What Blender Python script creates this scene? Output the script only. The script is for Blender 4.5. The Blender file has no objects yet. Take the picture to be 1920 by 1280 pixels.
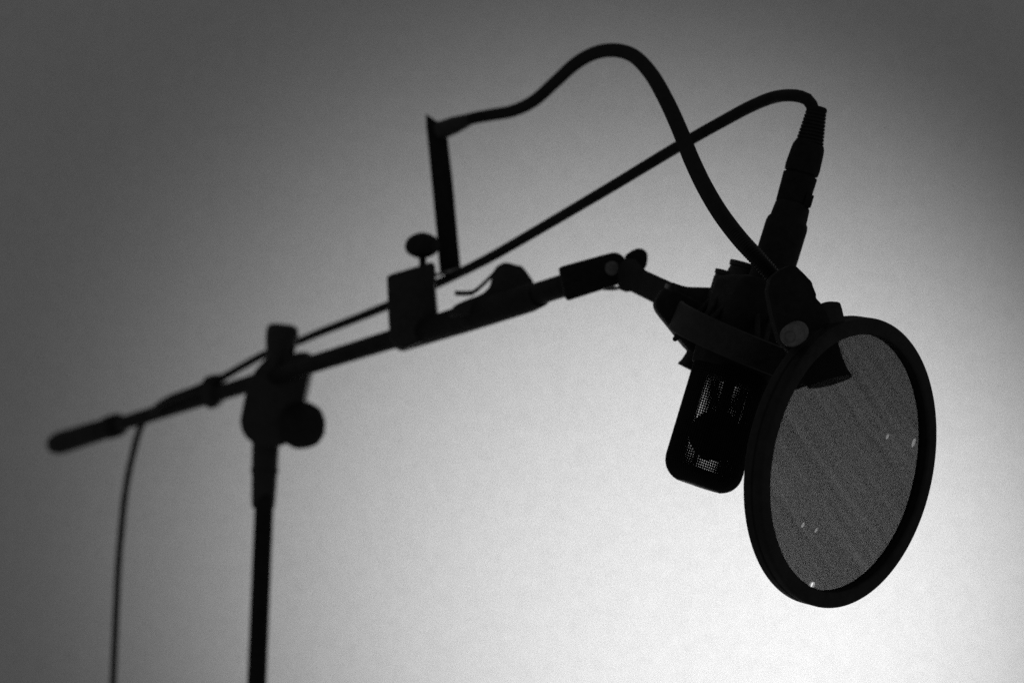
import bpy, bmesh, math, random
from mathutils import Vector, Matrix, Quaternion
random.seed(4)
scene = bpy.context.scene
col = scene.collection
R = math.radians

# ------------------------------------------------------------------ camera
PITCH = R(12.0)
CAM_H = 1.30
cam_d = bpy.data.cameras.new("camera")
cam = bpy.data.objects.new("camera", cam_d)
col.objects.link(cam)
cam.location = (0, 0, CAM_H)
cam.rotation_euler = (math.pi / 2 + PITCH, 0, 0)
cam_d.lens = 70
cam_d.sensor_width = 36
cam_d.clip_start = 0.05
cam_d.clip_end = 60
cam_d.dof.use_dof = True
cam_d.dof.focus_distance = 1.05
cam_d.dof.aperture_fstop = 7.9
scene.camera = cam

# ------------------------------------------------------------------ world, lamp, exposure
world = bpy.data.worlds.new("World")
scene.world = world
world.use_nodes = True
bg = world.node_tree.nodes["Background"]
bg.inputs[0].default_value = (1, 1, 1, 1)
bg.inputs[1].default_value = 0.100

WALL_Y = 3.0
lamp_d = bpy.data.lights.new("floor_lamp", 'SPOT')
lamp_d.energy = 68.5
lamp_d.spot_size = 1.302
lamp_d.spot_blend = 1.0
lamp_d.shadow_soft_size = 0.05
lamp = bpy.data.objects.new("floor_lamp", lamp_d)
col.objects.link(lamp)
lamp.location = (0.515, WALL_Y - 1.162, CAM_H + 0.013)
aim = Vector((0.277, WALL_Y, CAM_H + 0.252)) - lamp.location
lamp.rotation_euler = aim.to_track_quat('-Z', 'Y').to_euler()

vs = scene.view_settings
vs.view_transform = 'Standard'
vs.look = 'None'
vs.exposure = 0
vs.gamma = 1
vs.use_curve_mapping = False
cy = scene.cycles
cy.use_denoising = False
cy.use_adaptive_sampling = False
cy.use_light_tree = False
cy.max_bounces = 8
cy.transparent_max_bounces = 24

# ------------------------------------------------------------------ projection helper: photo pixel + distance -> place in the room
F = 70 / 36 * 1920
CR = Vector((1, 0, 0))
CU = Vector((0, -math.sin(PITCH), math.cos(PITCH)))
CF = Vector((0, math.cos(PITCH), math.sin(PITCH)))
C0 = Vector(cam.location)


def P(px, py, z):
    return C0 + (CR * ((px - 960) / F) - CU * ((py - 640) / F) + CF) * z


def PX(n, z):          # length in metres of n photo pixels at distance z
    return n * z / F


# ------------------------------------------------------------------ materials
def nt(name):
    m = bpy.data.materials.new(name)
    m.use_nodes = True
    n = m.node_tree.nodes
    return m, n, m.node_tree.links, n["Principled BSDF"]


def plastic(name, v=0.018, rough=0.5, bump=0.25, scale=900, spec=0.5, metal=0.0, var=0.4):
    m, n, l, b = nt(name)
    b.inputs["Base Color"].default_value = (v, v, v, 1)
    b.inputs["Roughness"].default_value = rough
    b.inputs["Metallic"].default_value = metal
    b.inputs["Specular IOR Level"].default_value = spec
    tc = n.new("ShaderNodeTexCoord")
    no = n.new("ShaderNodeTexNoise")
    no.inputs["Scale"].default_value = scale
    no.inputs["Detail"].default_value = 3
    l.new(tc.outputs["Object"], no.inputs["Vector"])
    bu = n.new("ShaderNodeBump")
    bu.inputs["Strength"].default_value = bump
    bu.inputs["Distance"].default_value = 0.0004
    l.new(no.outputs["Fac"], bu.inputs["Height"])
    l.new(bu.outputs["Normal"], b.inputs["Normal"])
    n2 = n.new("ShaderNodeTexNoise")
    n2.inputs["Scale"].default_value = 60
    n2.inputs["Detail"].default_value = 5
    l.new(tc.outputs["Object"], n2.inputs["Vector"])
    mr = n.new("ShaderNodeMapRange")
    mr.inputs["To Min"].default_value = rough * (1 - var)
    mr.inputs["To Max"].default_value = min(1, rough * (1 + var))
    l.new(n2.outputs["Fac"], mr.inputs["Value"])
    l.new(mr.outputs["Result"], b.inputs["Roughness"])
    # handling wear: uneven scuffed patches
    n3 = n.new("ShaderNodeTexNoise")
    n3.inputs["Scale"].default_value = 220
    n3.inputs["Detail"].default_value = 6
    n3.inputs["Roughness"].default_value = 0.7
    l.new(tc.outputs["Object"], n3.inputs["Vector"])
    m3 = n.new("ShaderNodeMapRange")
    m3.inputs["From Min"].default_value = 0.3
    m3.inputs["From Max"].default_value = 0.7
    m3.inputs["To Min"].default_value = v * 0.5
    m3.inputs["To Max"].default_value = v * 1.6
    l.new(n3.outputs["Fac"], m3.inputs["Value"])
    l.new(m3.outputs["Result"], b.inputs["Base Color"])
    return m


M_STEEL = plastic("black_coated_steel", 0.011, 0.65, 0.15, 1200, spec=0.12)
M_PLAST = plastic("black_plastic", 0.016, 0.5, 0.3, 900, spec=0.28)
M_RUBBER = plastic("black_rubber", 0.010, 0.75, 0.3, 700, spec=0.2)
M_MIC = plastic("black_microphone_paint", 0.011, 0.6, 0.3, 1500, spec=0.14)
M_GREY = plastic("worn_grey_plastic", 0.10, 0.55, 0.6, 900)
M_SCREW = plastic("dull_zinc", 0.20, 0.45, 0.3, 700, metal=0.8)
M_PALE = plastic("pale_rivet_glint", 0.30, 0.6, 0.3, 800)  # pale base colour paints in the glint on the metal rivet
M_ELAST = plastic("black_elastic_cord", 0.02, 0.9, 0.5, 2500, spec=0.2)
M_HOOP = plastic("black_satin_hoop_plastic", 0.011, 0.55, 0.35, 800, spec=0.2)
M_GOOSE = plastic("black_gooseneck_steel", 0.010, 0.36, 0.05, 1500, spec=0.25)


def math_node(n, l, op, a, b=None, clamp=False):
    q = n.new("ShaderNodeMath")
    q.operation = op
    q.use_clamp = clamp
    for i, v in enumerate((a, b)):
        if v is None:
            continue
        if isinstance(v, (int, float)):
            q.inputs[i].default_value = v
        else:
            l.new(v, q.inputs[i])
    return q.outputs[0]


def wall_material():
    m, n, l, b = nt("painted_plaster")
    b.inputs["Base Color"].default_value = (0.72, 0.72, 0.72, 1)
    b.inputs["Roughness"].default_value = 0.9
    b.inputs["Specular IOR Level"].default_value = 0.1
    tc = n.new("ShaderNodeTexCoord")
    n1 = n.new("ShaderNodeTexNoise")
    n1.inputs["Scale"].default_value = 2.2
    n1.inputs["Detail"].default_value = 4
    l.new(tc.outputs["Object"], n1.inputs["Vector"])
    mr = n.new("ShaderNodeMapRange")
    mr.inputs["To Min"].default_value = 0.99
    mr.inputs["To Max"].default_value = 1.01
    l.new(n1.outputs["Fac"], mr.inputs["Value"])
    # sand-textured paint: sub-millimetre light and dark grains
    vm = n.new("ShaderNodeVectorMath")
    vm.operation = 'SCALE'
    vm.inputs["Scale"].default_value = 2500
    l.new(tc.outputs["Object"], vm.inputs[0])
    fl = n.new("ShaderNodeVectorMath")
    fl.operation = 'FLOOR'
    l.new(vm.outputs[0], fl.inputs[0])
    wn = n.new("ShaderNodeTexWhiteNoise")
    l.new(fl.outputs[0], wn.inputs["Vector"])
    gt = math_node(n, l, 'GREATER_THAN', wn.outputs["Value"], 0.5)
    gr_ = math_node(n, l, 'MULTIPLY_ADD', gt, 0.60)
    gr_.node.inputs[2].default_value = 0.40
    al = math_node(n, l, 'MULTIPLY', gr_, mr.outputs["Result"])
    l.new(al, b.inputs["Base Color"])
    n2 = n.new("ShaderNodeTexNoise")
    n2.inputs["Scale"].default_value = 260
    n2.inputs["Detail"].default_value = 4
    l.new(tc.outputs["Object"], n2.inputs["Vector"])
    bu = n.new("ShaderNodeBump")
    bu.inputs["Strength"].default_value = 0.03
    bu.inputs["Distance"].default_value = 0.001
    l.new(n2.outputs["Fac"], bu.inputs["Height"])
    l.new(bu.outputs["Normal"], b.inputs["Normal"])
    return m


def weave_material(name, pitch, open_frac, ang, wob=0.0006, holes=(), trans=0.05, coordn="Object", thread=0.03, stretch=0.0, band=0.0, tint=1.0):
    """woven cloth / wire: threads with real gaps between them"""
    m, n, l, b = nt(name)
    out = n["Material Output"]
    tc = n.new("ShaderNodeTexCoord")
    mp = n.new("ShaderNodeMapping")
    mp.inputs["Rotation"].default_value = (0, 0, ang)
    # slight waviness of the threads
    no = n.new("ShaderNodeTexNoise")
    no.inputs["Scale"].default_value = 24
    no.inputs["Detail"].default_value = 2
    l.new(tc.outputs[coordn], no.inputs["Vector"])
    sub = n.new("ShaderNodeVectorMath")
    sub.operation = 'SUBTRACT'
    l.new(no.outputs["Color"], sub.inputs[0])
    sub.inputs[1].default_value = (0.5, 0.5, 0.5)
    sc = n.new("ShaderNodeVectorMath")
    sc.operation = 'SCALE'
    l.new(sub.outputs[0], sc.inputs[0])
    sc.inputs["Scale"].default_value = wob * 4
    ad = n.new("ShaderNodeVectorMath")
    ad.operation = 'ADD'
    l.new(tc.outputs[coordn], ad.inputs[0])
    l.new(sc.outputs[0], ad.inputs[1])
    l.new(ad.outputs[0], mp.inputs["Vector"])
    sp = n.new("ShaderNodeSeparateXYZ")
    l.new(mp.outputs[0], sp.inputs[0])
    gap = math.sqrt(open_frac)
    if stretch:      # the cloth is pulled open unevenly, in bands
        mp2 = n.new("ShaderNodeMapping")
        mp2.inputs["Rotation"].default_value = (0, 0, -band)
        nw_ = n.new("ShaderNodeTexNoise")
        nw_.inputs["Scale"].default_value = 14
        nw_.inputs["Detail"].default_value = 1
        l.new(tc.outputs[coordn], nw_.inputs["Vector"])
        wv_ = n.new("ShaderNodeVectorMath")
        wv_.operation = 'MULTIPLY_ADD'
        wv_.inputs[1].default_value = (0.012, 0.012, 0)
        l.new(nw_.outputs["Color"], wv_.inputs[0])
        l.new(tc.outputs[coordn], wv_.inputs[2])
        l.new(wv_.outputs[0], mp2.inputs["Vector"])
        mp3 = n.new("ShaderNodeMapping")
        mp3.inputs["Scale"].default_value = (7, 190, 1)
        l.new(mp2.outputs[0], mp3.inputs["Vector"])
        ns = n.new("ShaderNodeTexNoise")
        ns.inputs["Scale"].default_value = 1.0
        ns.inputs["Detail"].default_value = 3
        l.new(mp3.outputs[0], ns.inputs["Vector"])
        mr2 = n.new("ShaderNodeMapRange")
        mr2.inputs["From Min"].default_value = 0.25
        mr2.inputs["From Max"].default_value = 0.75
        mr2.inputs["To Min"].default_value = gap * (1 - stretch)
        mr2.inputs["To Max"].default_value = gap * (1 + stretch)
        l.new(ns.outputs["Fac"], mr2.inputs["Value"])
        gap = mr2.outputs["Result"]
    masks = []
    for k in (0, 1):
        f = math_node(n, l, 'MULTIPLY', sp.outputs[k], 1.0 / pitch)
        f = math_node(n, l, 'FRACT', f)
        masks.append(math_node(n, l, 'LESS_THAN', f, gap))
    op = math_node(n, l, 'MULTIPLY', masks[0], masks[1])
    # worn pulled-open spots
    holed = None
    for (hx, hy, ha, hb, rot) in holes:
        v = n.new("ShaderNodeMapping")
        v.vector_type = 'TEXTURE'
        v.inputs["Location"].default_value = (hx, hy, 0)
        v.inputs["Rotation"].default_value = (0, 0, rot)
        v.inputs["Scale"].default_value = (ha, hb, 1e3)
        l.new(tc.outputs[coordn], v.inputs["Vector"])
        ln = n.new("ShaderNodeVectorMath")
        ln.operation = 'LENGTH'
        l.new(v.outputs[0], ln.inputs[0])
        h = math_node(n, l, 'LESS_THAN', ln.outputs["Value"], 1.0)
        op = math_node(n, l, 'MAXIMUM', op, h)
        holed = h if holed is None else math_node(n, l, 'MAXIMUM', holed, h)
    b.inputs["Base Color"].default_value = (thread, thread, thread, 1)
    b.inputs["Roughness"].default_value = 0.7
    b.inputs["Specular IOR Level"].default_value = 0.1
    tl = n.new("ShaderNodeBsdfTranslucent")
    tl.inputs["Color"].default_value = (1, 1, 1, 1)
    mx = n.new("ShaderNodeMixShader")
    mx.inputs[0].default_value = trans
    l.new(b.outputs[0], mx.inputs[1])
    l.new(tl.outputs[0], mx.inputs[2])
    tr = n.new("ShaderNodeBsdfTransparent")
    tr.inputs["Color"].default_value = (tint, tint, tint, 1)     # fine smoke-dyed yarn fibres in the gaps
    if holed is not None:
        mc = math_node(n, l, 'MULTIPLY_ADD', holed, 1.0 - tint)
        mc.node.inputs[2].default_value = tint
        l.new(mc, tr.inputs["Color"])
    m2 = n.new("ShaderNodeMixShader")
    l.new(op, m2.inputs[0])
    l.new(mx.outputs[0], m2.inputs[1])
    l.new(tr.outputs[0], m2.inputs[2])
    l.new(m2.outputs[0], out.inputs["Surface"])
    return m


# ------------------------------------------------------------------ mesh helpers (world coordinates in, object origin at the thing's base)
def sharp(bm, deg=38):
    lim = R(deg)
    for f in bm.faces:
        f.smooth = True
    for e in bm.edges:
        if len(e.link_faces) == 2 and e.calc_face_angle(0) > lim:
            e.smooth = False


def obj(name, bm, mat, parent=None, origin=None, deg=38, recalc=True):
    if recalc:
        bmesh.ops.recalc_face_normals(bm, faces=bm.faces[:])
    sharp(bm, deg)
    if parent is not None:
        mw = parent.matrix_basis.copy()
        pw = parent.parent
        while pw is not None:
            mw = pw.matrix_basis @ mw
            pw = pw.parent
        bmesh.ops.transform(bm, matrix=mw.inverted(), verts=bm.verts[:])
    else:
        o0 = Vector(origin) if origin is not None else Vector((0, 0, 0))
        bmesh.ops.translate(bm, verts=bm.verts[:], vec=-o0)
    me = bpy.data.meshes.new(name)
    bm.to_mesh(me)
    bm.free()
    o = bpy.data.objects.new(name, me)
    me.materials.append(mat)
    col.objects.link(o)
    if parent is not None:
        o.parent = parent
    else:
        o.location = o0
    return o


def thing(name, label, cat, loc, group=None):
    o = bpy.data.objects.new(name, None)
    o.empty_display_size = 0.05
    col.objects.link(o)
    o.location = loc
    o["label"] = label
    o["category"] = cat
    if group:
        o["group"] = group
    return o


def frame_of(t, ref=None):
    t = t.normalized()
    ref = ref or Vector((0, 0, 1))
    if abs(t.dot(ref)) > 0.97:
        ref = Vector((0, 1, 0))
    a = t.cross(ref).normalized()
    return a, a.cross(t).normalized()


def add_tube(bm, pts, rad, seg=20, caps=True):
    pts = [Vector(p) for p in pts]
    rad = rad if isinstance(rad, (list, tuple)) else [rad] * len(pts)
    rings = []
    t0 = (pts[1] - pts[0]).normalized()
    a, b = frame_of(t0)
    prev = t0
    for i, p in enumerate(pts):
        if i == 0:
            t = (pts[1] - pts[0])
        elif i == len(pts) - 1:
            t = (pts[-1] - pts[-2])
        else:
            t = (pts[i + 1] - pts[i - 1])
        if t.length < 1e-9:
            t = prev
        t = t.normalized()
        q = prev.rotation_difference(t)
        a = q @ a
        b = q @ b
        prev = t
        rings.append([bm.verts.new(p + (a * math.cos(2 * math.pi * k / seg) + b * math.sin(2 * math.pi * k / seg)) * rad[i]) for k in range(seg)])
    for r0, r1 in zip(rings, rings[1:]):
        for k in range(seg):
            bm.faces.new((r0[k], r0[(k + 1) % seg], r1[(k + 1) % seg], r1[k]))
    if caps:
        bm.faces.new(rings[0][::-1])
        bm.faces.new(rings[-1])
    return rings


def add_lathe(bm, A, B, prof, seg=28, xs=1.0, ys=1.0, ref=None):
    """prof: (t along A->B in 0..1 (or beyond), radius)"""
    A, B = Vector(A), Vector(B)
    a, b = frame_of(B - A, ref)
    rings = []
    for t, r in prof:
        p = A.lerp(B, t) if 0 <= t <= 1 else A + (B - A) * t
        rings.append([bm.verts.new(p + a * math.cos(2 * math.pi * k / seg) * r * xs + b * math.sin(2 * math.pi * k / seg) * r * ys) for k in range(seg)])
    for r0, r1 in zip(rings, rings[1:]):
        for k in range(seg):
            bm.faces.new((r0[k], r0[(k + 1) % seg], r1[(k + 1) % seg], r1[k]))
    bm.faces.new(rings[0][::-1])
    bm.faces.new(rings[-1])


def add_prism(bm, pts2, z, thick, bev=0.0012, lean=None, segs=2):
    """solid of real thickness: outline in photo pixels at distance z, pushed away from the viewer along the viewing axis"""
    d = lean.normalized() if lean is not None else CF
    zat = z if callable(z) else (lambda x_: z)      # the distance may run along the part
    v0 = [bm.verts.new(P(x, y, zat(x) - thick / 2)) for x, y in pts2]
    v1 = [bm.verts.new(v.co + d * thick) for v in v0]
    n = len(v0)
    fs = [bm.faces.new(v0), bm.faces.new(v1[::-1])]
    for i in range(n):
        fs.append(bm.faces.new((v0[i], v1[i], v1[(i + 1) % n], v0[(i + 1) % n])))
    bmesh.ops.recalc_face_normals(bm, faces=fs)
    if bev > 0:
        es = set()
        for f in fs:
            es.update(f.edges)
        bmesh.ops.bevel(bm, geom=list(es), offset=bev, segments=segs, affect='EDGES', profile=0.6, clamp_overlap=True)


def add_box(bm, c, ax, half, bev=0.001):
    c = Vector(c)
    vs_ = [bm.verts.new(c + ax[0] * sx * half[0] + ax[1] * sy * half[1] + ax[2] * sz * half[2]) for sx in (-1, 1) for sy in (-1, 1) for sz in (-1, 1)]
    idx = ((0, 1, 3, 2), (4, 6, 7, 5), (0, 4, 5, 1), (2, 3, 7, 6), (0, 2, 6, 4), (1, 5, 7, 3))
    fs = [bm.faces.new([vs_[i] for i in q]) for q in idx]
    if bev:
        es = set()
        for f in fs:
            es.update(f.edges)
        bmesh.ops.bevel(bm, geom=list(es), offset=bev, segments=2, affect='EDGES', profile=0.6)


def spline(ctrl, n=12):
    """Catmull-Rom through the control points"""
    c = [Vector(p) for p in ctrl]
    c = [c[0] * 2 - c[1]] + c + [c[-1] * 2 - c[-2]]
    out = []
    for i in range(1, len(c) - 2):
        p0, p1, p2, p3 = c[i - 1], c[i], c[i + 1], c[i + 2]
        d1 = max((p1 - p0).length, 1e-6) ** 0.5
        d2 = max((p2 - p1).length, 1e-6) ** 0.5
        d3 = max((p3 - p2).length, 1e-6) ** 0.5
        m1 = ((p1 - p0) / d1 - (p2 - p0) / (d1 + d2) + (p2 - p1) / d2) * d2
        m2 = ((p2 - p1) / d2 - (p3 - p1) / (d2 + d3) + (p3 - p2) / d3) * d2
        for k in range(n):
            t = k / n
            out.append((2 * t**3 - 3 * t**2 + 1) * p1 + (t**3 - 2 * t**2 + t) * m1 + (-2 * t**3 + 3 * t**2) * p2 + (t**3 - t**2) * m2)
    out.append(c[-2])
    return out


def resample(pts, step):
    out = [pts[0]]
    acc = 0.0
    for p, q in zip(pts, pts[1:]):
        L = (q - p).length
        while acc + L >= step:
            f = (step - acc) / L
            p = p.lerp(q, f)
            out.append(p)
            L = (q - p).length
            acc = 0.0
        acc += L
    out.append(pts[-1])
    return out


# ------------------------------------------------------------------ wall
bm = bmesh.new()
add_box(bm, (0, WALL_Y + 0.06, 1.6), (Vector((1, 0, 0)), Vector((0, 1, 0)), Vector((0, 0, 1))), (5.0, 0.06, 3.0), 0)
w = obj("wall", bm, wall_material(), None, (0, WALL_Y, 0))
w["kind"] = "structure"

# ------------------------------------------------------------------ boom line
def bz(x):
    return 1.0 / (0.8 - (1180 - x) * 3.5e-4)


def by(x):
    return 497 + (1180 - x) * 0.312


def B(x, dy=0.0, dz=0.0):
    return P(x, by(x) + dy, bz(x) + dz)


RT = 0.0077
BDIR = (B(1180) - B(500)).normalized()

# ------------------------------------------------------------------ microphone stand
pole_top = P(497, 905, 1.78)
pole_dir = Vector((0, 0, 1))
low = P(481.5, 1280, 1.0) - C0
low = C0 + low * ((pole_top.y - C0.y) / low.y)          # a hair out of plumb
base = pole_top + (low - pole_top) * ((pole_top.z - C0.z + 0.55) / (pole_top.z - low.z))
stand = thing("microphone_stand", "black boom microphone stand with round tightening knob, upright pole and slanting arm", "microphone stand", base)

bm = bmesh.new()
add_tube(bm, [base, pole_top], 0.0086, 28)
obj("pole", bm, M_STEEL, stand)

# taper sleeve at the top of the pole
a0, a1 = P(493.5, 953, 1.78), P(499, 812, 1.78)
bm = bmesh.new()
u = PX(1, 1.78)
add_lathe(bm, a0, a1, [(0, 18 * u), (0.015, 21 * u), (0.05, 22.3 * u), (0.40, 24 * u), (0.47, 24.6 * u), (0.48, 26.3 * u), (0.53, 26.3 * u), (0.54, 25 * u), (1.0, 26 * u)])
obj("sleeve", bm, M_PLAST, stand)

# arm tube
bm = bmesh.new()
add_tube(bm, [B(190), B(640), B(1110)], RT, 28)
obj("arm", bm, M_STEEL, stand)

# rear grip with collar
bm = bmesh.new()
e0, e1 = B(98), B(222)
L = (e1 - e0).length
k = PX(1, 2.6)
add_lathe(bm, e0, e1, [(0, 7 * k), (0.02, 12 * k), (0.06, 16.5 * k), (0.12, 18.8 * k), (0.2, 19.4 * k), (0.3, 18.6 * k), (0.72, 17.2 * k), (0.80, 16.4 * k), (0.81, 15 * k), (0.86, 15 * k), (0.87, 18.6 * k), (0.98, 18.6 * k), (1.0, 14 * k)])
obj("grip", bm, M_RUBBER, stand)

# swivel clutch: cheek body, cap, knob
clutch = obj("clutch", (lambda b_: (add_prism(b_, [(500, 668), (477, 694), (463, 722), (456, 752), (449, 790), (452, 806), (459, 819), (474, 832), (500, 838), (530, 836), (548, 822), (562, 786), (571, 745), (580, 702), (584, 672), (573, 660), (559, 659), (548, 664), (530, 660)], 1.775, 0.036, 0.006, segs=3), b_)[1])(bmesh.new()), M_PLAST, stand)
bm = bmesh.new()
add_lathe(bm, P(521, 700, 1.765), P(531, 607, 1.765), [(0, 24 * u), (0.40, 24.5 * u), (0.44, 26.5 * u), (0.60, 29 * u), (0.80, 30.3 * u), (0.89, 29.5 * u), (0.95, 27 * u), (0.98, 22.5 * u), (1.0, 14 * u)])
obj("cap", bm, M_PLAST, stand)
bm = bmesh.new()
kc = P(561, 797, 1.762)
kax = (CR * 0.76 - CF * 0.64 + CU * 0.04).normalized()
prof = [(-0.9, 15 * u), (-0.30, 18 * u), (-0.28, 38 * u), (-0.22, 43 * u), (0.1, 44.5 * u), (0.55, 43.5 * u), (0.85, 40 * u), (0.95, 34 * u), (1.0, 22 * u)]
add_lathe(bm, kc, kc + kax * 0.0165, prof, 40)
# grip lobes round the rim
for v in bm.verts:
    d = v.co - kc
    h = d.dot(kax)
    rr = d - kax * h
    if rr.length > 37 * u:
        s, t_ = frame_of(kax)
        an = math.atan2(rr.dot(t_), rr.dot(s))
        v.co -= rr * 0.03 * (0.5 + 0.5 * math.cos(an * 10))
obj("knob", bm, M_RUBBER, stand)

# sliding lock sleeve with flip lever
bm = bmesh.new()
s0, s1 = B(752, 5), B(1012, 3)
r_ = 0.0098
add_lathe(bm, s0, s1, [(0, r_ * .85), (0.01, r_), (0.55, r_ * 1.04), (0.93, r_ * 1.0), (1.0, r_ * .86)])
lock = obj("lock_sleeve", bm, M_RUBBER, stand)
bm = bmesh.new()
add_prism(bm, [(840, 592), (847, 578), (853, 571), (878, 560), (893, 555), (906, 549), (918, 537), (924, 509), (932, 498), (945, 491.5), (956, 492.5), (966, 496), (979, 498.5), (989, 511), (1000, 527), (1004, 545), (990, 570), (930, 590)], 1.425, 0.017, 0.003, segs=3)
hump = obj("lock_housing", bm, M_PLAST, stand)
bm = bmesh.new()
zl = 1.435
lever = [P(853, 549.5, zl + .01), P(872, 550, zl + .005), P(886, 549, zl), P(897, 541, zl), P(909, 530, zl), P(925, 514, zl)]
d_up = CU * 0.0017
wv = (CF * 1.0).normalized() * 0.005
rg = []
for p in lever:
    rg.append([bm.verts.new(p + wv + d_up), bm.verts.new(p - wv + d_up), bm.verts.new(p - wv - d_up), bm.verts.new(p + wv - d_up)])
for x, y in zip(rg, rg[1:]):
    for i in range(4):
        bm.faces.new((x[i], x[(i + 1) % 4], y[(i + 1) % 4], y[i]))
bm.faces.new(rg[0])
bm.faces.new(rg[-1][::-1])
obj("lever", bm, M_STEEL, hump)

# fork bracket on the end of the arm
bm = bmesh.new()
add_prism(bm, [(1048, 501), (1060, 497), (1146, 473.5), (1157, 473), (1168, 479), (1176, 492), (1176, 512), (1168, 528), (1158, 533.5), (1066, 563), (1060, 557), (1055, 532)], 1.285, 0.021, 0.0015)
brk = obj("fork_bracket", bm, M_STEEL, stand)
bm = bmesh.new()
sc = P(1147.5, 503, 1.2715)
add_lathe(bm, sc - CF * -0.003, sc - CF * 0.0022, [(0, 12 * PX(1, 1.27)), (0.6, 13.5 * PX(1, 1.27)), (0.9, 12.2 * PX(1, 1.27)), (1, 10 * PX(1, 1.27))], 28)
add_box(bm, sc - CF * 0.0024, (CR, CU, CF), (0.0036, 0.0005, 0.0003), 0)
obj("screw", bm, M_GREY, brk)
bm = bmesh.new()
sc2 = P(1145, 537, 1.287)
add_lathe(bm, sc2, sc2 - CU * 0.0026, [(0, 0.0055), (0.7, 0.0055), (1.0, 0.004)], 6)
obj("nut", bm, M_SCREW, brk)

# ------------------------------------------------------------------ cable clip on the arm
cc = B(399)
clip = thing("cable_clip", "small black plastic clip holding the cable to the rear of the boom arm", "cable clip", cc)
zc = bz(399)
bm = bmesh.new()
add_prism(bm, [(374, 724), (379, 712), (386, 705), (402, 701), (412, 705), (416, 714), (417, 748), (408, 760), (396, 767), (386, 764), (381, 752)], zc, 0.03, 0.003, segs=3)
obj("clip_body", bm, M_PLAST, clip)

# ------------------------------------------------------------------ pop filter clamp (part of the pop filter)
FZ = 1.04
fc = P(1584, 866, FZ)
ray = (fc - C0).normalized()
rx = ray.cross(CU).normalized()
ru = rx.cross(ray).normalized()
th, ph = R(54.8), R(11.0)
mn = rx * math.cos(ph) - ru * math.sin(ph)        # direction in which the disc is foreshortened
mj = rx * math.sin(ph) + ru * math.cos(ph)
N = (mn * math.sin(th) - ray * math.cos(th)).normalized()   # the side turned to the camera
T1 = mj                                            # up the disc
T2 = T1.cross(N).normalized()
filt = thing("pop_filter", "round black mesh pop filter on a long curved gooseneck clamped to the boom", "pop filter", fc)

RO, RI, DEP = 0.0764, 0.0676, 0.0112
bm = bmesh.new()
seg = 128
# rectangular section with rounded edges, a fine groove round the outside where the two hoops meet
sec = []
def arc(cx, cy, r, a0_, a1_, n=5):
    return [(cx + r * math.cos(R(a0_ + (a1_ - a0_) * i / (n - 1))), cy + r * math.sin(R(a0_ + (a1_ - a0_) * i / (n - 1)))) for i in range(n)]
h = DEP / 2
e = 0.0016
sec += arc(RO - e, h - e, e, 90, 0)
sec += [(RO, 0.0010), (RO - 0.0007, 0.0005), (RO - 0.0007, -0.0003), (RO, -0.0008)]
sec += arc(RO - 0.0008, -h + 0.0008, 0.0008, 0, -90, 4)
sec += arc(RO - 0.0018, -h + 0.0006, 0.0006, -90, -180, 3)
sec += [(RO - 0.0024, -0.0012), (RI + 0.0004, -0.0012)]
sec += arc(RI + e, h - e, e, 180, 90)
rings = []
for k_ in range(seg):
    an = 2 * math.pi * k_ / seg
    dr = T1 * math.cos(an) + T2 * math.sin(an)
    rings.append([bm.verts.new(fc + dr * r + N * z) for r, z in sec])
for k_ in range(seg):
    r0, r1 = rings[k_], rings[(k_ + 1) % seg]
    for i in range(len(sec)):
        bm.faces.new((r0[i], r0[(i + 1) % len(sec)], r1[(i + 1) % len(sec)], r1[i]))
hoop = obj("hoop", bm, M_HOOP, filt)


def disc_at(px, py):
    """photo pixel -> (u, v) on the mesh disc"""
    d = (P(px, py, 1.0) - C0)
    t = (fc - C0).dot(N) / d.dot(N)
    q = C0 + d * t - fc
    return q.dot(T2), q.dot(T1)


def mesh_disc(off, mat, name):
    b_ = bmesh.new()
    nr, ns = 14, 96
    c_ = b_.verts.new((0, 0, 0.0))
    prev_ = None
    for i in range(1, nr + 1):
        r = (RI + 0.0012) * i / nr
        cur = []
        for k2 in range(ns):
            an = 2 * math.pi * k2 / ns
            sag = 0.0005 * math.cos(3 * an + off * 900) * (1 - (i / nr) ** 2) * (i / nr)
            cur.append(b_.verts.new((r * math.cos(an), r * math.sin(an), sag)))
        for k2 in range(ns):
            if prev_ is None:
                b_.faces.new((c_, cur[k2], cur[(k2 + 1) % ns]))
            else:
                b_.faces.new((prev_[k2], cur[k2], cur[(k2 + 1) % ns], prev_[(k2 + 1) % ns]))
        prev_ = cur
    for f in b_.faces:
        f.smooth = True
    me = bpy.data.meshes.new(name)
    b_.to_mesh(me)
    b_.free()
    me.materials.append(mat)
    o = bpy.data.objects.new(name, me)
    col.objects.link(o)
    o.parent = filt
    # local x = T2, y = T1, z = N
    m3 = Matrix((T2, T1, T2.cross(T1))).transposed()
    zz = T2.cross(T1)
    s_ = 1 if zz.dot(N) > 0 else -1
    o.matrix_local = Matrix.Translation(N * off) @ m3.to_4x4()
    return o


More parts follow.
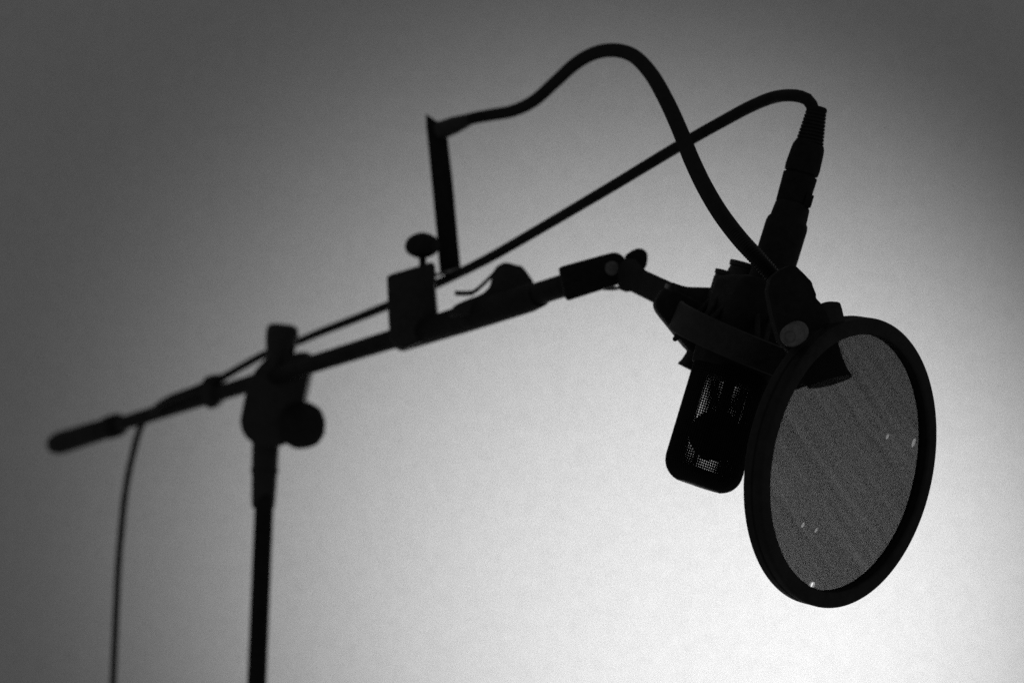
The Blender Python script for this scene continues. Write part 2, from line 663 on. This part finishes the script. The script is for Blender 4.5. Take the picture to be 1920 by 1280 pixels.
spots = []
for px, py, a_, b_, ro in ((1711, 829, .0022, .0011, 1.2), (1662, 818, .0014, .0007, 1.0), (1503, 983, .0013, .0007, .9), (1528, 993, .0012, .0006, 1.0), (1522, 1096, .0017, .0011, .9)):
    uu, vv = disc_at(px, py)
    spots.append((uu, vv, a_ * 1.25, b_ * 1.35, ro))
ua, va = disc_at(1600, 640)
ub, vb = disc_at(1700, 790)
BAND = math.atan2(vb - va, ub - ua)
MW1 = weave_material("black_nylon_mesh_front", 0.00017, 0.52, R(14), wob=0.0004, holes=spots, trans=0.008, thread=0.010, stretch=0.07, band=BAND, tint=0.48)
MW2 = weave_material("black_nylon_mesh_back", 0.00019, 0.54, R(-17), wob=0.0004, holes=spots[-1:], trans=0.008, thread=0.010, stretch=0.07, band=BAND, tint=0.48)
m1 = mesh_disc(0.0007, MW1, "mesh_screen")
m2_ = mesh_disc(-0.0006, MW2, "mesh_screen")

# boom clamp of the pop filter
zk = 1.51
bm = bmesh.new()
add_prism(bm, [(725, 518), (735, 513), (811, 490.5), (814, 497), (815, 540), (819, 585), (826, 628), (758, 655), (744, 649), (730, 634), (728, 600)], zk, 0.030, 0.0016)
clamp = obj("clamp_block", bm, M_PLAST, filt)
bm = bmesh.new()
add_lathe(bm, P(793, 505, zk), P(791, 436, zk), [(0, 7 * PX(1, zk)), (0.30, 7 * PX(1, zk)), (0.33, 14 * PX(1, zk)), (0.40, 24 * PX(1, zk)), (0.5, 31 * PX(1, zk)), (0.62, 33 * PX(1, zk)), (0.76, 31 * PX(1, zk)), (0.88, 25 * PX(1, zk)), (0.96, 15 * PX(1, zk)), (1.0, 6 * PX(1, zk))], 32)
for v in bm.verts:      # scalloped rim
    pass
obj("clamp_screw", bm, M_RUBBER, clamp)
bm = bmesh.new()
zb = 1.535
add_prism(bm, [(798, 213), (825, 231), (838, 240), (839, 256), (850, 350), (858, 440), (864, 505), (846, 508), (824, 510), (818.5, 440), (809, 340), (801, 256), (799, 240)], zb, 0.0045, 0.0008)
arm = obj("bracket_arm", bm, M_STEEL, filt)
bm = bmesh.new()
# bent foot of the bracket that lies on the clamp
f0 = [P(806, 516, zk - 0.002), P(862, 501, zk + 0.012), P(850, 506, zb + 0.012), P(806, 514, zb + 0.010)]
vv0 = [bm.verts.new(p) for p in f0]
vv1 = [bm.verts.new(p - CU * 0.0025) for p in f0]
bm.faces.new(vv0)
bm.faces.new(vv1[::-1])
for i in range(4):
    bm.faces.new((vv0[i], vv1[i], vv1[(i + 1) % 4], vv0[(i + 1) % 4]))
obj("bracket_foot", bm, M_SCREW, arm)

# gooseneck: spiral wound hose
gp = [(820, 246, 1.53), (842, 240, 1.525), (880, 224, 1.51), (925, 215, 1.49), (962, 208, 1.465), (1000, 190, 1.44), (1040, 155, 1.41), (1080, 119, 1.37), (1115, 100, 1.335), (1150, 94.5, 1.30), (1186, 104, 1.26), (1220, 138, 1.215), (1250, 190, 1.17), (1275, 245, 1.135), (1297, 300, 1.105), (1322, 352, 1.08), (1352, 402, 1.06), (1388, 449, 1.045), (1420, 484, 1.037), (1455, 524, 1.033), (1480, 552, 1.03)]
gpts = resample(spline([P(*q) for q in gp], 24), 0.0004)
gr = []
pitch_n = 4
for i in range(len(gpts)):
    gr.append(0.00365 + 0.00095 * (0.5 + 0.5 * math.cos(2 * math.pi * i / pitch_n)))
bm = bmesh.new()
add_tube(bm, gpts, gr, 20)
obj("gooseneck", bm, M_GOOSE, filt, deg=70)
bm = bmesh.new()
q0, q1 = P(826, 245, 1.53), P(884, 223, 1.508)
add_lathe(bm, q0, q1, [(0, 0.0072), (0.45, 0.0068), (0.75, 0.0056), (1.0, 0.0044)], 24)
obj("ferrule", bm, M_PLAST, arm)

# head clip that carries the hoop
zh = 1.005
bm = bmesh.new()
add_prism(bm, [(1446, 520), (1462, 506), (1482, 497), (1493, 498.5), (1508, 513), (1523, 529), (1524.5, 536), (1531, 552), (1530, 558), (1541, 570), (1550, 585), (1552, 602), (1546, 622), (1520, 660), (1492, 672), (1462, 640), (1448, 590), (1440, 545)], 1.022, 0.016, 0.0022)
head = obj("head_block", bm, M_RUBBER, filt)
bm = bmesh.new()
add_prism(bm, [(1536, 576), (1543, 569), (1556, 564.5), (1576, 566), (1580, 580), (1586, 606), (1584, 626), (1560, 640), (1552.5, 632), (1552, 612), (1542, 596)], 1.024, 0.013, 0.0016)
obj("hoop_clip", bm, M_PLAST, filt)
bm = bmesh.new()
c0 = P(1497, 621, 1.003)
c1 = P(1481, 631, 0.986)
k = PX(1, 0.99)
kp = [(0, 20 * k), (0.15, 22 * k), (0.82, 21.5 * k), (0.94, 20 * k), (1.0, 18 * k), (1.0, 12 * k), (0.95, 9 * k)]
add_lathe(bm, c0, c1, kp, 40)
axk = (c1 - c0).normalized()
for v in bm.verts:
    d = v.co - c0
    hh = d.dot(axk)
    rr = d - axk * hh
    if rr.length > 20.5 * k:
        s, t_ = frame_of(axk)
        an = math.atan2(rr.dot(t_), rr.dot(s))
        v.co -= rr * 0.05 * (1 if math.cos(an * 20) > 0 else 0)
obj("thumb_screw", bm, M_GREY, head)

# ------------------------------------------------------------------ microphone (hangs head down)
MZ = 1.125
ax_t, ax_b = P(1511, 296, 1.128), P(1322, 908, 1.108)
AX = (ax_b - ax_t).normalized()            # from the plug down to the grille end
mside = (CR - AX * CR.dot(AX)).normalized()
mback = AX.cross(mside).normalized()
if mback.dot(CF) < 0:
    mback = -mback


def onaxis(px, py, z):
    return P(px, py, z)


mic = thing("condenser_microphone", "black side address studio microphone hanging upside down behind the pop filter", "microphone", P(1400, 640, MZ))
k = PX(1, MZ)
# tail tube
t0_, t1_ = P(1487, 383, 1.127), P(1436, 548, 1.122)
bm = bmesh.new()
add_lathe(bm, t0_, t1_, [(0, 30 * k), (0.02, 33 * k), (0.12, 34.5 * k), (0.17, 35 * k), (0.20, 38.5 * k), (0.24, 40 * k), (0.8, 40 * k), (1.0, 41 * k)])
tail = obj("tail", bm, M_MIC, mic)

# body + grille: rounded box along the axis
def section(c, hw, hd, r, n=8):
    pts = []
    for (sx, sy, a_) in ((1, 1, 0), (-1, 1, 90), (-1, -1, 180), (1, -1, 270)):
        for i in range(n):
            an = R(a_ + 90 * i / (n - 1))
            pts.append(c + mside_r * (sx * (hw - r) + r * math.cos(an)) + mback_r * (sy * (hd - r) + r * math.sin(an)))
    return pts


# the microphone is turned towards the pop filter
yaw = R(24)
mside_r = mside * math.cos(yaw) + mback * math.sin(yaw)
mback_r = mback * math.cos(yaw) - mside * math.sin(yaw)
gtop = P(1379, 676, 1.119)
gbot = P(1309, 911, 1.110)
GL = (gbot - gtop).length
GD = (gbot - gtop).normalized()
hw, hd = 0.0228, 0.0150


def loft(bm, secs, cap0=True, cap1=True):
    rg_ = [[bm.verts.new(p) for p in s] for s in secs]
    n = len(rg_[0])
    for a_, b_ in zip(rg_, rg_[1:]):
        for i in range(n):
            bm.faces.new((a_[i], a_[(i + 1) % n], b_[(i + 1) % n], b_[i]))
    if cap0:
        bm.faces.new(rg_[0][::-1])
    if cap1:
        bm.faces.new(rg_[-1])
    return rg_


# solid body above the grille
bm = bmesh.new()
b0 = P(1432, 535, 1.123)
loft(bm, [section(b0.lerp(gtop, t), hw * s, hd * (1 + (1 - t) * .5) * s, 0.010 * s) for t, s in ((0, .80), (0.03, .93), (0.1, 1.0), (1.0, 1.0), (1.15, 1.0), (1.165, .97), (1.17, .93), (1.26, .93), (1.27, .88))])
obj("body", bm, M_MIC, mic)

# rounded end of the basket: half width and half depth at distance d (metres) before the tip
def gprof(d):
    rw, rd = 0.0125, 0.0085
    w_ = hw - rw + math.sqrt(max(0.0, rw * rw - (rw - d) ** 2)) if d < rw else hw
    e_ = hd - rd + math.sqrt(max(0.0, rd * rd - (rd - d) ** 2)) if d < rd else hd
    return w_, e_


def gsec(d, inset=0.0, n=13):
    w_, e_ = gprof(d)
    return section(gtop + GD * (GL - d), w_ - inset, e_ - inset, min(w_, e_) * 0.93 - inset, n)


bm = bmesh.new()
loft(bm, [gsec(d_, 0.0002) for d_ in (0.0016, 0.0009, 0.0004, 0.0)])
obj("grille_cap", bm, M_MIC, mic)
for sx in (-1, 1):
    bm = bmesh.new()
    rail = []
    for d_ in (GL * 0.92, GL * 0.5, 0.016, 0.012, 0.008, 0.004, 0.0012):
        c = gtop + GD * (GL - d_) + mside_r * sx * (gprof(d_)[0] - 0.0042)
        rail.append([c + mside_r * sx * (0.0034 * math.cos(2 * math.pi * i / 24)) + mback_r * (0.0050 * math.sin(2 * math.pi * i / 24)) for i in range(24)])
    loft(bm, rail)
    obj("grille_rail", bm, M_MIC, mic)
# wire basket: real wires, so it closes up where it is seen edge-on
bm = bmesh.new()
WR, WP = 0.00042, 0.00138
d_ = GL * 0.92
while d_ > 0.0012:
    base_ = gsec(d_, 0.0006)
    n = len(base_)
    cen = sum(base_, Vector()) / n
    rr_ = []
    for j, p in enumerate(base_):
        o_ = (p - cen).normalized()
        rr_.append([bm.verts.new(p + o_ * WR * math.cos(2 * math.pi * q / 5) + GD * WR * math.sin(2 * math.pi * q / 5)) for q in range(5)])
    for j in range(n):
        for q in range(5):
            bm.faces.new((rr_[j][q], rr_[(j + 1) % n][q], rr_[(j + 1) % n][(q + 1) % 5], rr_[j][(q + 1) % 5]))
    slope = 1.0 if d_ > 0.0085 else 0.55
    d_ -= WP * slope
ds = [GL * 0.92, GL * 0.5, 0.0125, 0.0105, 0.0085, 0.0068, 0.005, 0.0034, 0.002, 0.001, 0.0004]
NV = 90
stacks = []
for q in ds:
    lp_ = gsec(q, 0.0003)
    per = sum((lp_[(j + 1) % len(lp_)] - lp_[j]).length for j in range(len(lp_)))
    stacks.append(resample(lp_ + [lp_[0]], per / NV)[:NV])
for j in range(NV):
    add_tube(bm, [st[j] for st in stacks], WR, 5, caps=False)
M_WIRE = plastic("black_painted_wire", 0.006, 0.5, 0.1, 900, spec=0.15)
obj("grille_mesh", bm, M_WIRE, mic, recalc=False)
# capsule inside
bm = bmesh.new()
cap_c = P(1341, 817, 1.114)
add_lathe(bm, cap_c - mback_r * 0.005, cap_c + mback_r * 0.005, [(0, 0.0105), (0.05, 0.0138), (0.95, 0.0138), (1.0, 0.0105)], 40)
cp = obj("capsule", bm, M_MIC, mic)
bm = bmesh.new()
add_tube(bm, [gtop + GD * GL * 0.02, cap_c - GD * 0.012], 0.0032, 20)
obj("capsule_post", bm, M_MIC, cp)

# ------------------------------------------------------------------ shock mount
smz = 1.165
sc_ = P(1380, 600, 1.135)
sm = thing("shock_mount", "black cradle shock mount gripping the microphone at the tip of the boom arm", "shock mount", sc_)
# hinge arm from the boom bracket
bm = bmesh.new()
hk = [P(1172, 506, 1.28), P(1200, 523, 1.268), P(1236, 545, 1.25), P(1262, 560, 1.235)]
add_prism(bm, [(1163, 494), (1176, 484), (1192, 486), (1210, 506), (1236, 518), (1263, 530), (1275, 536), (1268, 566), (1256, 580), (1228, 567), (1196, 551), (1184, 545), (1177, 547), (1163, 542), (1158, 520)], lambda x_: 1.272 - (x_ - 1160) * 0.00098, 0.016, 0.002, segs=3)
obj("hinge_arm", bm, M_RUBBER, sm)
bm = bmesh.new()
kk = PX(1, 1.27)
add_prism(bm, [(1170, 500), (1174, 477), (1184, 470), (1196, 464.5), (1206, 466), (1214, 473), (1215, 486), (1212, 501), (1200, 512)], 1.285, 0.012, 0.0035, segs=3)
obj("wing_nut", bm, M_RUBBER, sm)
bm = bmesh.new()
add_box(bm, P(1253.5, 537.5, 1.272 - 93.5 * 0.00098 - 0.0085), ((CR * .92 - CU * .38).normalized(), (CU * .92 + CR * .38).normalized(), CF), (0.0022, 0.0013, 0.0014), 0.0004)
obj("rivet", bm, M_PALE, sm)

# upper cage plate that joins the arm to the ring
bm = bmesh.new()
add_prism(bm, [(1258, 527), (1272, 533), (1288, 537.5), (1331, 538.5), (1380, 545), (1460, 560), (1500, 600), (1470, 660), (1400, 640), (1320, 600), (1262, 575), (1250, 556)], 1.17, 0.012, 0.002)
obj("yoke", bm, M_PLAST, sm)

# outer ring: broad band round the microphone, axis along the microphone
def ring_band(bm, c, axis, ro, ri, hgt, sx=None, seg_=72, bev=0.0008):
    a_, b_ = frame_of(axis)
    axis = axis.normalized()
    sec_ = [(ro, -hgt + bev), (ro, hgt - bev), (ro - bev, hgt), (ri + bev, hgt), (ri, hgt - bev), (ri, -hgt + bev), (ri + bev, -hgt), (ro - bev, -hgt)]
    rg_ = []
    for i in range(seg_):
        an = 2 * math.pi * i / seg_
        d_ = a_ * math.cos(an) + b_ * math.sin(an)
        rg_.append([bm.verts.new(c + d_ * r + axis * z_) for r, z_ in sec_])
    m_ = len(sec_)
    for i in range(seg_):
        r0, r1 = rg_[i], rg_[(i + 1) % seg_]
        for j in range(m_):
            bm.faces.new((r0[j], r0[(j + 1) % m_], r1[(j + 1) % m_], r1[j]))


rv = (P(1392, 642, 1.125) - C0).normalized()
rax = (AX - rv * AX.dot(rv)).normalized()
rax = (rax + rv * 0.07 - mside * 0.10).normalized()
rc = P(1392, 642, 1.125)
bm = bmesh.new()
ring_band(bm, rc, rax, 0.0418, 0.0385, 0.0085)
obj("outer_ring", bm, M_PLAST, sm)
bm = bmesh.new()
ring_band(bm, P(1408, 590, 1.13), AX, 0.0212, 0.0150, 0.016)
obj("inner_cup", bm, M_PLAST, sm)

# knuckle at the left end of the ring
bm = bmesh.new()
add_prism(bm, [(1229, 566), (1244, 540), (1270, 545), (1300, 560), (1352, 590), (1350, 660), (1306, 670), (1284, 647), (1262, 619), (1240, 592), (1231, 579)], 1.148, 0.026, 0.003, segs=3)
obj("knuckle", bm, M_RUBBER, sm)


# spools that hold the elastic cord
def spool(p0, p1, r0, name="cord_spool", rim=True):
    b_ = bmesh.new()
    if not rim:
        add_lathe(b_, p0, p1, [(0, r0 * 1.0), (0.5, r0 * 0.97), (0.78, r0 * 0.97), (0.8, r0 * 0.93), (0.86, r0 * 0.93), (0.88, r0), (0.985, r0 * 1.01), (1.0, r0 * .98)], 30)
        return obj(name, b_, M_PLAST, sm)
    add_lathe(b_, p0, p1, [(0, r0 * .95), (0.08, r0 * 1.0), (0.2, r0 * .93), (0.55, r0 * .95), (0.8, r0 * 1.02), (0.93, r0 * 1.14), (1.0, r0 * 1.16)], 30)
    return obj(name, b_, M_PLAST, sm)


kz = PX(1, 1.15)
spool(P(1318, 645, 1.15), P(1294, 693, 1.15), 22.5 * kz)
spool(P(1348, 575, 1.155), P(1367.5, 510, 1.155), 26.5 * kz, rim=False)
spool(P(1380, 570, 1.15), P(1403, 495.5, 1.15), 34.5 * kz, rim=False)
spool(P(1535, 640, 1.125), P(1556, 716, 1.12), 36 * kz)
bm = bmesh.new()
add_prism(bm, [(1440, 600), (1552, 636), (1574, 656), (1560, 704), (1520, 722), (1482, 734), (1430, 700)], 1.128, 0.012, 0.002)
obj("cradle_arm", bm, M_PLAST, sm)
# elastic cords zig-zag between ring and cup
bm = bmesh.new()
zig = []
for i in range(13):
    an = 2 * math.pi * i / 12
    a_, b_ = frame_of(AX)
    top = i % 2 == 0
    c = P(1408, 590, 1.13) if top else rc
    r = 0.0185 if top else 0.0382
    zig.append(c + (a_ * math.cos(an) + b_ * math.sin(an)) * r + AX * (0.008 if not top else -0.012))
add_tube(bm, spline(zig, 6), 0.0016, 10)
obj("elastic_cord", bm, M_ELAST, sm)

# ------------------------------------------------------------------ microphone cable with its plug
cab = thing("microphone_cable", "thin black cable running from the plug along the boom and hanging down at left", "cable", P(1535, 205, 1.128))
cp_ = [(1527, 222, 1.128), (1525, 205, 1.128), (1515.5, 188, 1.128), (1500, 181, 1.13), (1478, 179, 1.135), (1446, 184, 1.15), (1407, 200, 1.165), (1360, 225, 1.185), (1273, 274, 1.22), (1140, 354, 1.285), (960, 459.5, 1.40), (910, 487.5, 1.44), (815, 534, 1.55), (770, 555, 1.58), (723, 574.5, 1.615), (660, 600, 1.69), (600, 623, 1.76), (557, 641, 1.815), (498, 663, 1.85), (457, 685, 1.865), (424, 704, 1.875), (400, 715, 1.885), (372, 727, 1.90), (345, 737, 1.925), (320, 746.5, 1.955), (299, 759, 1.99), (286, 772, 2.03), (276, 786, 2.072), (265, 798, 2.098), (257, 820, 2.10), (250, 848, 2.10), (242, 882, 2.10), (234, 930, 2.10), (228, 988, 2.10), (222, 1060, 2.10), (218.5, 1130, 2.10), (215, 1210, 2.10), (212, 1285, 2.10), (209, 1400, 2.10), (208, 1700, 2.10), (208, 2100, 2.10)]
pts = resample(spline([P(*q) for q in cp_], 10), 0.004)
bm = bmesh.new()
add_tube(bm, pts, 0.0036, 16)
obj("cord", bm, M_RUBBER, cab)
# strain relief boot (ribbed)
k = PX(1, 1.128)
bm = bmesh.new()
b0, b1 = P(1532.5, 200, 1.128), P(1517, 273, 1.128)
prof = [(0.0, 13 * k), (0.01, 17 * k), (0.05, 19.5 * k), (0.12, 19.5 * k)]
for i in range(9):
    t = 0.15 + 0.09 * i
    rr = (19.0 + 8.5 * (t - 0.1)) * k
    prof += [(t, rr * 0.93), (t + 0.012, rr * 1.02), (t + 0.06, rr * 1.03), (t + 0.072, rr * 0.93)]
prof += [(0.97, 27.5 * k), (1.0, 27.5 * k)]
add_lathe(bm, b0, b1, prof, 32)
boot = obj("boot", bm, M_RUBBER, cab)
bm = bmesh.new()
add_lathe(bm, P(1518.5, 268, 1.128), P(1474, 420, 1.128), [(0, 25 * k), (0.01, 27.5 * k), (0.05, 30 * k), (0.10, 31 * k), (0.30, 33 * k), (0.37, 32 * k), (0.375, 28.5 * k), (0.395, 28.5 * k), (0.40, 32.5 * k), (0.75, 31 * k), (0.77, 29 * k), (1.0, 28 * k)], 36)
plug = obj("plug_shell", bm, M_STEEL, cab)
bm = bmesh.new()
lc = P(1519, 378, 1.122)
dv = (P(1474, 420, 1.128) - P(1518.5, 268, 1.128)).normalized()
sv = dv.cross(CF).normalized()
if sv.dot(CR) < 0:
    sv = -sv
add_box(bm, lc - sv * 0.0012, (sv, dv, CF), (0.0022, 0.0036, 0.003), 0.0006)
obj("latch", bm, M_STEEL, plug)
